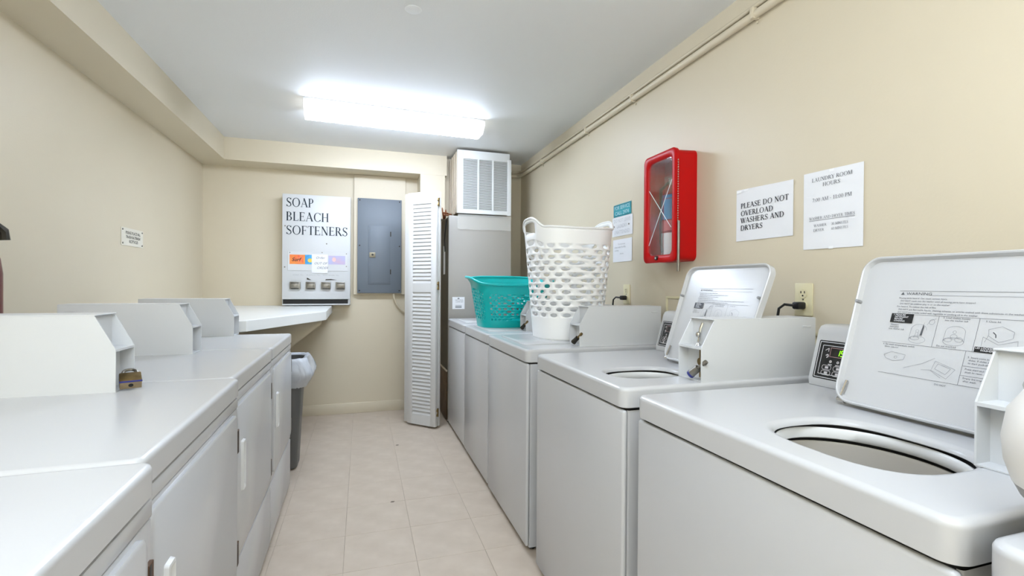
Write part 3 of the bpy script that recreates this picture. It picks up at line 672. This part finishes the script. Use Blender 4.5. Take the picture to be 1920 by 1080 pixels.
# ------------------------------------------------------------------ louvred bifold door
door = bpy.data.objects.new('door_1', None); COL.objects.link(door); door.location = (.48, 4.07, 0); tag(door, kind='structure')
def leaf(p0, p1, thick, louvre=True):
    p0, p1 = Vector((*p0, 0)), Vector((*p1, 0)); u = (p1-p0).normalized(); wd = (p1-p0).length; nrm = Vector((u.y, -u.x, 0))
    def bx(g, a, b, c, d_, z0_, z1_, bev=0):
        k = len(g.bm.verts); g.bm.verts.ensure_lookup_table(); old = set(g.bm.verts)
        g.box(a, b, c, d_, z0_, z1_, bev)
        for v in g.bm.verts:
            if v not in old: v.co = p0+u*v.co.x+nrm*v.co.y+Vector((0, 0, v.co.z))
    Z0, Z1 = .018, 1.985; sw = .052
    g = G(); bx(g, 0, sw, -thick, 0, Z0, Z1, .002); bx(g, wd-sw, wd, -thick, 0, Z0, Z1, .002)
    for a, b in ((Z0, .105), (1.140, 1.215), (1.885, Z1)): bx(g, sw-.002, wd-sw+.002, -thick, -.0008, a, b)
    lf = build('door_leaf', g, DOORW, door)
    for a, b in ((.105, 1.140), (1.215, 1.885)):
        n = int(round((b-a)/.0315)); st = (b-a)/n
        for i in range(n):
            z = a+(i+.5)*st; g = G()
            if not louvre and i % 1: continue
            pr = [(-.0025, z-.0185), (-.0025, z-.0140), (-.0125, z+.0190), (-.0165, z+.0190)]
            pts = [p0+u*sw+nrm*c+Vector((0, 0, zz)) for c, zz in pr]
            g.prism(pts, u*(wd-2*sw)); build('slat', g, DOORW, lf, smooth=0)
    return lf, p0, u, nrm, wd
lf, p0, u, nrm, wd = leaf((.372, 4.168), (.582, 3.960), .030)
lf2 = leaf((.352, 4.225), (.612, 3.988), .028)
for z in (.10, 1.16, 1.86):
    g = G(); q = p0+u*(wd+.004)
    g.cyl(q+nrm*(-.034)+Vector((0, 0, z)), q+nrm*(-.034)+Vector((0, 0, z+.07)), .006, n=8)
    for zz in (z+.005, z+.045): g.cyl(q+nrm*(-.018)+Vector((0, 0, zz)), q+nrm*(-.026)+Vector((0, 0, zz+.02)), .006, n=8)
    build('hinge', g, BRASS, lf)
build('door_knob', G().lathe((0, 0, 0), [(.004, 0), (.005, .012), (.011, .016), (.012, .022), (.006, .026)], 12, True, True), BLACKP, lf2[0])
kn = [o for o in door.children_recursive if o.name.startswith('door_knob')][0]
kn.location = Vector((.350, 4.215, 1.42))-Vector(door.location); kn.rotation_euler = (0, math.radians(-70), 0)

# ------------------------------------------------------------------ perforated baskets
def hole_sheet(g, f, nu, rows, hole, closed=True):
    """rows: v values; cells nu per row, each with an elliptical hole; odd rows shifted by half a cell"""
    S = 4; cache = {}
    def V(k, u, v):
        key = (round(k, 3), round(v, 5)) if True else 0
        if key not in cache: cache[key] = g.bm.verts.new(Vector(f(u, v)))
        return cache[key]
    for r in range(len(rows)-1):
        va, vb = rows[r], rows[r+1]; off = 0.5 if r % 2 else 0.0
        for c in range(nu):
            rim = []
            pts = [(i/S, 0) for i in range(S)]+[(1, i/S) for i in range(S)]+[(1-i/S, 1) for i in range(S)]+[(0, 1-i/S) for i in range(S)]
            for a, b in pts:
                uu = (c+off+a)/nu % 1.0; k = ((c+off+a)*S) % (nu*S)
                rim.append(V(k, uu, va+(vb-va)*b))
            h = hole(r, c)
            if h is None:
                g.bm.faces.new(rim); continue
            hw, hh = h; inn = []
            for a, b in pts:
                th = math.atan2(b-.5, a-.5)
                inn.append(g.bm.verts.new(Vector(f(((c+off+.5+hw*math.cos(th))/nu) % 1.0, va+(vb-va)*(.5+hh*math.sin(th))))))
            m = len(rim)
            for i in range(m): g.bm.faces.new([rim[i], rim[(i+1) % m], inn[(i+1) % m], inn[i]])
def solid(o, th, off=-1):
    md = o.modifiers.new('thickness', 'SOLIDIFY'); md.thickness = th; md.offset = off
def sq(a, b, th, n):
    c, s_ = math.cos(th), math.sin(th)
    return a*math.copysign(abs(c)**(2/n), c), b*math.copysign(abs(s_)**(2/n), s_)
# tall white hamper
hx, hy, hz = 1.085, 2.435, ZW+.001
t = thing('laundry_hamper', (hx, hy, hz), 'tall soft white plastic laundry hamper with oval holes and two handles', 'hamper')
def hamper(u, v):
    th = 2*PI*u; k = v
    a = .178+.046*k**1.0+.006*max(0, k-.9)*10*.3; b = .180+.030*k
    n = 2.6+.6*k
    x, y = sq(a, b, th, n); z = .592*k
    c = abs(math.cos(th))
    lift = max(0, (c-.80)/.20)**1.6*.055*max(0, (k-.72)/.28)
    dip = -.008*(1-c)*max(0, (k-.72)/.28)
    return hx+x*(1+.02*lift/.055*max(0, (k-.8)/.2)), hy+y, hz+z+lift+dip
g = G(); nu = 15
v0, v1, nr = .20, .86, 13
rows = [v0+(v1-v0)*i/nr for i in range(nr+1)]
hole_sheet(g, hamper, nu, rows, lambda r, c: (.29, .37) if (r not in ()) else None)
NS = nu*4
def strip(g, f, vs_, phase=0):
    g.rings([[f((i/NS) % 1, v) for i in range(NS)] for v in vs_])
strip(g, hamper, [0.004, .02, .06, .12, v0])
# upper band with one row of slots and two handle openings
ups = [v1, .86, .90, .94, .97, 1.0]
vr = [[g.bm.verts.new(Vector(hamper(i/NS, v))) for i in range(NS)] for v in ups]
for j in range(len(ups)-1):
    for i in range(NS):
        a = (i+.5)/NS; near = min(abs(a), abs(1-a), abs(a-.5))
        if near < .028 and 2 <= j <= 3: continue
        g.bm.faces.new([vr[j][i], vr[j][(i+1) % NS], vr[j+1][(i+1) % NS], vr[j+1][i]])
bmesh.ops.remove_doubles(g.bm, verts=g.bm.verts, dist=.0004)
body = build('body', g, HAMPER, t, smooth=60); solid(body, .0035)
g = G(); g.rings([[hamper(i/NS, .004) for i in range(NS)]], cap1=True); build('base', g, HAMPER, t)
g = G(); P = [hamper(i/96, 1.0) for i in range(97)]; g.tube(P, .006, 8, False); build('rim', g, HAMPER, t, smooth=60)
# turquoise basket
bx_, by_, bz_ = .985, 3.195, ZW+.001
t = thing('laundry_basket', (bx_, by_, bz_), 'turquoise plastic laundry basket with rows of small holes', 'basket')
def teal(u, v):
    th = 2*PI*u
    a = .215+.055*v; b = .160+.045*v
    x, y = sq(a, b, th, 3.6); c, s_ = math.cos(th), math.sin(th)
    zr = .318+.030*s_ - .0*c                      # back rim higher than the front
    endl = max(0, (abs(c)-.75)/.25)**1.5*.022
    flare = max(0, (v-.86)/.14)**1.3
    return bx_+x*(1+.05*flare+endl/.022*.05*flare), by_+y*(1+.06*flare), bz_+(zr+endl)*v
g = G(); nu = 42; v0, v1, nr = .17, .79, 10
rows = [v0+(v1-v0)*i/nr for i in range(nr+1)]
def th_hole(r, c):
    u = (c+(.5 if r % 2 else 0)+.5)/nu; th = 2*PI*u
    for k in range(4):
        d = abs((u-(.125+.25*k)+.5) % 1-.5)
        if d < .022: return None                  # plain corners
    return (.27, .40)
hole_sheet(g, teal, nu, rows, th_hole)
NS = nu*4
strip(g, teal, [0, .03, .1, v0]); strip(g, teal, [v1, .84, .88, .92, .95, .98, 1.0])
bmesh.ops.remove_doubles(g.bm, verts=g.bm.verts, dist=.0003)
body = build('body', g, TEALP, t, smooth=60); solid(body, .003)
g = G(); g.rings([[teal(i/NS, .012) for i in range(NS)]], cap1=True); build('base', g, TEALP, t)
g = G(); g.tube([teal(i/96, 1.0) for i in range(97)], .009, 8, False); build('rim', g, TEALP, t, smooth=60)

# ------------------------------------------------------------------ fire extinguisher cabinet
t = thing('extinguisher_cabinet', (1.44, 2.0, 1.31), 'red plastic fire extinguisher cabinet with a clear window on the right wall', 'cabinet')
cy0, cy1, cz0, cz1, cxf = 1.880, 2.135, 1.322, 1.848, 1.378
wx = XR(2.0)-.001
def crr(x, ins): return [(x, y, z) for y, z in rrect(cy0+ins, cy1-ins, cz0+ins, cz1-ins, .028, 5)]
g = G(); g.rings([crr(wx, 0), crr(cxf+.020, .004), crr(cxf+.020, .012), crr(wx-.004, .012)], cap0=True); build('case', g, RED, t, smooth=50)
g = G(); g.rings([crr(cxf+.020, -.003), crr(cxf+.004, -.004), crr(cxf, .001), crr(cxf, .018), crr(cxf+.006, .030), crr(cxf+.020, .034)]); fr = build('door_frame', g, RED, t, smooth=50)
g = G(); g.rings([crr(wx-.006, .012)], cap1=True); build('back_lining', g, REDIN, t, smooth=0)
g = G(); g.box(cxf+.010, cxf+.0125, cy0+.030, cy1-.030, cz0+.030, cz1-.030); build('window', g, GLASS, t, smooth=0)
xw = cxf+.0085
for a, b in (((cy1-.036, cz0+.36), (cy0+.04, cz0+.16)), ((cy0+.034, cz0+.385), (cy1-.036, cz0+.085))):
    build('tear_line', G().tube([(xw, a[0], a[1]), (xw, b[0], b[1])], .0016, 6), PAPER, fr)
build('cam_lock', G().cyl((cxf-.006, 2.02, cz0+.018), (cxf+.004, 2.02, cz0+.018), .011, n=16), BLACKP, t)
build('lock_face', G().cyl((cxf-.0075, 2.02, cz0+.018), (cxf-.005, 2.02, cz0+.018), .006, n=12), CHROME, t)
t2 = thing('breaker_bar', (cxf+.012, cy0-.01, 1.26), 'grey metal breaker bar on a chain at the red cabinet', 'bar')
build('bar', G().cyl((cxf+.012, cy0-.013, 1.272), (cxf+.012, cy0-.013, 1.505), .0062, n=12), STEEL, t2)
for k in range(26):
    z = 1.508+k*.0112
    g = G(); g.lathe((cxf+.012, cy0-.0065, z), [(.0005, -.0045), (.0028, -.002), (.0028, .002), (.0005, .0045)], 6); build('chain_link', g, CHROME, t2)
t3 = thing('fire_extinguisher', (1.445, 2.0, 1.335), 'small fire extinguisher with blue and pink label inside the red cabinet', 'extinguisher')
ex, ey = 1.448, 1.985
build('cylinder', G().lathe((ex, ey, 1.336), [(.040, 0), (.044, .006), (.044, .29), (.036, .325), (.018, .345), (.016, .36)], 24, True, True), REDIN, t3)
for a, b, ma, nm in ((.012, .125, PAPER, 'white_label'), (.135, .185, mat('pink label', (226, 112, 112), .5, var=.1), 'pink_label'), (.19, .31, mat('sky blue label', (52, 150, 210), .5, var=.1), 'blue_label')):
    build(nm, G().lathe((ex, ey, 1.336), [(.0447, a), (.0447, b)] if b < .29 else [(.0447, a), (.0447, .285), (.0405, b)], 24), ma, t3)
build('gauge_head', G().box(ex-.016, ex+.016, ey-.012, ey+.02, 1.695, 1.725, .003), STEEL, t3)
build('lever', G().box(ex-.01, ex+.01, ey-.06, ey+.03, 1.728, 1.736, .002), STEEL, t3)
build('hose', G().tube([(ex-.015, ey+.02, 1.71), (ex-.03, ey+.06, 1.68), (ex-.02, ey+.075, 1.58), (ex-.02, ey+.072, 1.42), (ex-.02, ey+.06, 1.37)], .008, 8), DARKSTEEL, t3)

# red extinguisher on the left wall, cut by the left edge of the photo
t = thing('fire_extinguisher', (-1.215, 1.992, .86), 'red fire extinguisher with black handle on the left wall at the photo edge', 'extinguisher')
ex, ey = -1.215, 1.992
build('cylinder', G().lathe((ex, ey, .86), [(.070, 0), (.080, .012), (.080, .37), (.074, .42), (.055, .465), (.028, .49), (.024, .505)], 28, True, True), mat('dark red enamel', (92, 6, 12), .3, var=.05), t)
build('valve', G().cyl((ex, ey, 1.365), (ex, ey, 1.40), .022, .018, 14), STEEL, t)
build('handle', G().box(ex-.012, ex+.03, ey-.03, ey+.09, 1.395, 1.412, .004), BLACKP, t)
build('lever', G().box(ex-.012, ex+.03, ey-.03, ey+.085, 1.418, 1.432, .004), BLACKP, t)
build('nozzle', G().tube([(ex+.01, ey+.02, 1.385), (ex+.03, ey+.06, 1.395), (ex+.04, ey+.085, 1.375), (ex+.042, ey+.088, 1.345)], .018, 10), DARKSTEEL, t)
build('wall_hook', G().box(XL, ex-.06, ey-.02, ey+.02, 1.28, 1.34, .003), STEEL, t)

# ------------------------------------------------------------------ papers and signs
def paper(name, wall, a, b, z0, z1, label, ma=PAPER, tilt=0.0, th=.0015, cat='sign', zz=None):
    if wall == 'R':   # a = far y (left in view), b = near y
        g = G(); zl0, zl1, zr0, zr1 = zz or (z0, z1, z0, z1)
        n = 8; F = []; K = []
        for i in range(n+1):
            f = i/n; y = a+(b-a)*f; lift = .0015+.0022*abs(math.sin(f*PI*1.3))
            F.append((y, XR(y)-lift, zl0+(zr0-zl0)*f, zl1+(zr1-zl1)*f))
        top = [g.bm.verts.new((x, y, t1)) for y, x, t0, t1 in F]; bot = [g.bm.verts.new((x, y, t0)) for y, x, t0, t1 in F]
        tb = [g.bm.verts.new((x+.0008, y, t1)) for y, x, t0, t1 in F]; bb = [g.bm.verts.new((x+.0008, y, t0)) for y, x, t0, t1 in F]
        for i in range(n):
            g.bm.faces.new([top[i], top[i+1], bot[i+1], bot[i]]); g.bm.faces.new([tb[i], bb[i], bb[i+1], tb[i+1]])
            g.bm.faces.new([top[i], tb[i], tb[i+1], top[i+1]]); g.bm.faces.new([bot[i], bot[i+1], bb[i+1], bb[i]])
        g.bm.faces.new([top[0], bot[0], bb[0], tb[0]]); g.bm.faces.new([top[-1], tb[-1], bb[-1], bot[-1]])
        o = tag(build(name, g, ma, loc=(XR(a), (a+b)/2, z0), smooth=30), label, cat)
        pl = Plane((XR(a)-.0045, a, z0), (0, -1, 0), (0, 0, 1)); return o, pl, a-b, z1-z0
    if wall == 'L':
        o = tag(build(name, G().box(XL+.0005, XL+.003, a, b, z0, z1), ma, loc=(XL, (a+b)/2, z0), smooth=0), label, cat)
        return o, Plane((XL+.003, a, z0), (0, 1, 0), (0, 0, 1)), b-a, z1-z0
o, pl, W_, H_ = paper('paper_notice', 'R', 1.306, 1.092, 1.333, 1.598, 'white paper sheet headed LAUNDRY ROOM HOURS on the right wall', zz=(1.334, 1.601, 1.332, 1.596))
P = []
def cen(s_, h, x, y, wd): return fitw(serif(s_, h, .13, .05), wd, x-wd/2, y)
HI = mat('notice ink', (92, 92, 96), .6, var=.05)
for s_, h, z, wd in (('LAUNDRY ROOM', .013, .232, .143), ('HOURS', .013, .212, .062), ('7:00 AM - 11:00 PM', .0125, .163, .140)): pl.prt('lettering', cen(s_, h, .107, z, wd), HI, o)
P2 = cen('WASHER AND DRYER TIMES', .0095, .107, .102, .162)+linep([(.026, .0985), (.188, .0985)], .0012)
P2 += fitw(serif('WASHER', .0085, .13, .05), .047, .044, .077)+fitw(serif('30 MINUTES', .0085, .13, .05), .058, .108, .077)+fitw(serif('DRYER', .0085, .13, .05), .040, .042, .061)+fitw(serif('60 MINUTES', .0085, .13, .05), .058, .108, .061)
pl.prt('small_lettering', P2, mat('notice ink pale', (112, 112, 116), .6, var=.05), o)
for a, z in ((.107, .262), (.107, .004)):
    pl.prt('tape', rectp(a-.008, z-.006, a+.008, z+.003), mat('white tape', (248, 248, 248), .3, var=.01), o, .0004)
o, pl, W_, H_ = paper('paper_notice', 'R', 1.627, 1.348, 1.390, 1.599, 'white paper reading PLEASE DO NOT OVERLOAD WASHERS AND DRYERS', zz=(1.391, 1.604, 1.390, 1.594))
P = []
for s_, wd, z in (('PLEASE DO NOT', .232, .134), ('OVERLOAD', .163, .103), ('WASHERS AND', .213, .074), ('DRYERS', .113, .0435)):
    pl.prt('lettering', fitw(serif(s_, .021, .17, .07), wd, .028, z), INK, o)
pl.prt('tape', rectp(.004, .200, .030, .210)+rectp(.045, .202, .068, .211), mat('white tape', (248, 248, 248), .3, var=.01), o, .0004)
o, pl, W_, H_ = paper('service_sign', 'R', 2.662, 2.455, 1.628, 1.703, 'small teal sign reading FOR SERVICE CALL 2974', mat('teal sign plastic', (30, 160, 176), .4, var=.04))
pl.prt('lettering', fitw(sans('FOR SERVICE', .022), .178, .015, .043)+fitw(sans('CALL 2974', .022), .160, .022, .010), mat('pale teal lettering', (196, 232, 236), .5, var=.03), o)
pl.prt('border', linep([(.006, .006), (.201, .006), (.201, .069), (.006, .069), (.006, .006)], .003), mat('dark teal print', (20, 110, 120), .5, var=.05), o)
o, pl, W_, H_ = paper('wall_sign', 'R', 2.678, 2.438, 1.508, 1.626, 'small white sign with raised pale words just below the teal sign', mat('white sign plastic', (236, 236, 238), .4, var=.01))
pl.prt('lettering', fitw(sans('DO NOT LEAVE', .022), .190, .025, .084)+fitw(sans('LAUNDRY', .022), .120, .060, .050)+fitw(sans('UNATTENDED', .022), .180, .030, .014), mat('sign pale grey', (205, 205, 208), .5, var=.03), o)
for a, z in ((.028, .062), (.200, .062)): build('screw', G().cyl(pl.at(a, z, 0), pl.at(a, z, .003), .005, n=8), STEEL, o)
o, pl, W_, H_ = paper('paper_note', 'R', 2.668, 2.443, 1.350, 1.488, 'small plain white note with three faint lines, lowest beside the red cabinet')
pl.prt('lettering', fitw(sans('For lost money', .010), .080, .070, .104)+fitw(sans('please contact the office', .011), .130, .026, .085)+fitw(sans('today', .010), .050, .026, .066)+fitw(sans('thanks', .009), .040, .090, .046), INKL, o)
o, pl, W_, H_ = paper('wall_sign', 'L', 3.243, 3.522, 1.419, 1.522, 'small pale plastic sign with three dark lines on the left wall', mat('cream sign plastic', (226, 220, 204), .45, var=.02))
pl.prt('lettering', fitw(sans('PLEASE PLACE ALL', .017), .190, .050, .068)+fitw(sans('TRASH IN TRASH', .017), .185, .052, .043)+fitw(sans('RECEPTACLES', .017), .115, .092, .018), INK, o)
for a in (.014, W_-.014):
    for z in (.012, H_-.012): build('screw', G().cyl(pl.at(a, z, 0), pl.at(a, z, .003), .005, n=8), STEEL, o)

# ------------------------------------------------------------------ outlets, plugs, valve boxes
def outlet(yc, zc, label, lab2):
    xw = XR(yc)-.0005
    t = thing('wall_outlet', (xw, yc, zc), label, 'outlet', 'ivory outlets on the right wall')
    build('cover_plate', G().box(xw-.006, xw, yc-.036, yc+.036, zc-.058, zc+.058, .003), OUTLETM, t)
    for dz in (.021, -.021):
        r = build('receptacle', G().cyl((xw-.0085, yc, zc+dz), (xw-.004, yc, zc+dz), .0165, n=20), OUTLETM, t)
        for dy in (-.007, .007): build('slot', G().box(xw-.0092, xw-.008, yc+dy-.0015, yc+dy+.0015, zc+dz+.001, zc+dz+.009), BLACKP, r)
        build('ground_hole', G().cyl((xw-.0092, yc, zc+dz-.007), (xw-.008, yc, zc+dz-.007), .003, n=8), BLACKP, r)
    build('screw', G().cyl((xw-.0075, yc, zc), (xw-.005, yc, zc), .003, n=8), STEEL, t)
    t2 = thing('power_cord', (xw-.03, yc, zc-.1), lab2, 'cord', 'black washer cords')
    z = zc-.021
    build('plug', G().box(xw-.045, xw-.0095, yc-.016, yc+.013, z-.013, z+.013, .006), BLACKP, t2)
    build('cord', G().tube([(xw-.04, yc+.005, z), (xw-.058, yc+.03, z+.003), (xw-.065, yc+.047, z-.012), (xw-.066, yc+.052, z-.045), (xw-.066, yc+.052, z-.16), (xw-.060, yc+.052, z-.45)], .0048, 8), BLACKP, t2)
outlet(1.300, 1.158, 'ivory wall outlet below the hours notice', 'black plug and cord below the hours notice')
outlet(2.497, 1.154, 'ivory wall outlet beside the tall white hamper', 'black plug and cord beside the tall white hamper')
def valve_box(y0, y1, z0, z1, label):
    xw = XR((y0+y1)/2)-.0005
    t = thing('valve_box', (xw, (y0+y1)/2, z0), label, 'valve box')
    g = G(); g.box(xw-.008, xw, y0, y1, z1-.012, z1, .002); g.box(xw-.008, xw, y0, y1, z0, z0+.012, .002); g.box(xw-.008, xw, y0, y0+.012, z0+.011, z1-.011, .002); g.box(xw-.008, xw, y1-.012, y1, z0+.011, z1-.011, .002)
    build('frame', g, OUTLETM, t); build('back', G().box(xw-.0025, xw-.0005, y0+.01, y1-.01, z0+.01, z1-.01), TRIMP, t)
    for f in (.3, .7):
        yy = y0+(y1-y0)*f; build('valve', G().cyl((xw-.002, yy, z0+.06), (xw-.03, yy, z0+.06), .008, n=10), BRASS, t)
valve_box(1.92, 2.105, .95, 1.152, 'beige washer valve box on the wall behind the far raised lid')
valve_box(1.08, 1.262, .90, 1.046, 'beige washer valve box on the wall behind the lit green display')

# ------------------------------------------------------------------ white jug at the right edge, on the nearest washer
jx, jy = .792, .300
t = thing('detergent_jug', (jx, jy, ZW), 'rounded white plastic jug with shade painted grey on its base, cut by the right edge', 'jug')
build('shaded_base', G().lathe((jx, jy, ZW+.0065), [(.035, 0), (.050, .006), (.072, .035), (.079, .050)], 32, True), mat('jug base shade grey', (138, 132, 124), .4, var=.04), t, smooth=60)  # grey colour paints the shade on the jug's lower part
build('jug_body', G().lathe((jx, jy, ZW+.0065), [(.0795, .050), (.087, .075), (.089, .10), (.084, .135), (.066, .165), (.045, .178)], 32, False, True), mat('off white plastic', (226, 222, 214), .35, var=.02), t, smooth=60)
build('jug_cap', G().lathe((jx, jy, ZW+.184), [(.024, 0), (.024, .03), (.020, .034)], 20, True, True), PLASTW, t)

# ------------------------------------------------------------------ specks on the floor
for px_, py_, lab in ((.165, 2.705, 'dark paint chip lying on the floor in the middle of the aisle'), (.255, 3.655, 'small dark chip lying on the floor in front of the louvred door')):
    g = G(); g.prism([(px_-.011, py_-.004, .0003), (px_+.006, py_-.006, .0003), (px_+.012, py_+.003, .0003), (px_-.004, py_+.006, .0003)], (0, 0, .002))
    tag(build('paint_chip', g, mat('dirty chip', (120, 108, 92), .7, var=.2, vscale=80), loc=(px_, py_, 0), smooth=0), lab, 'debris')
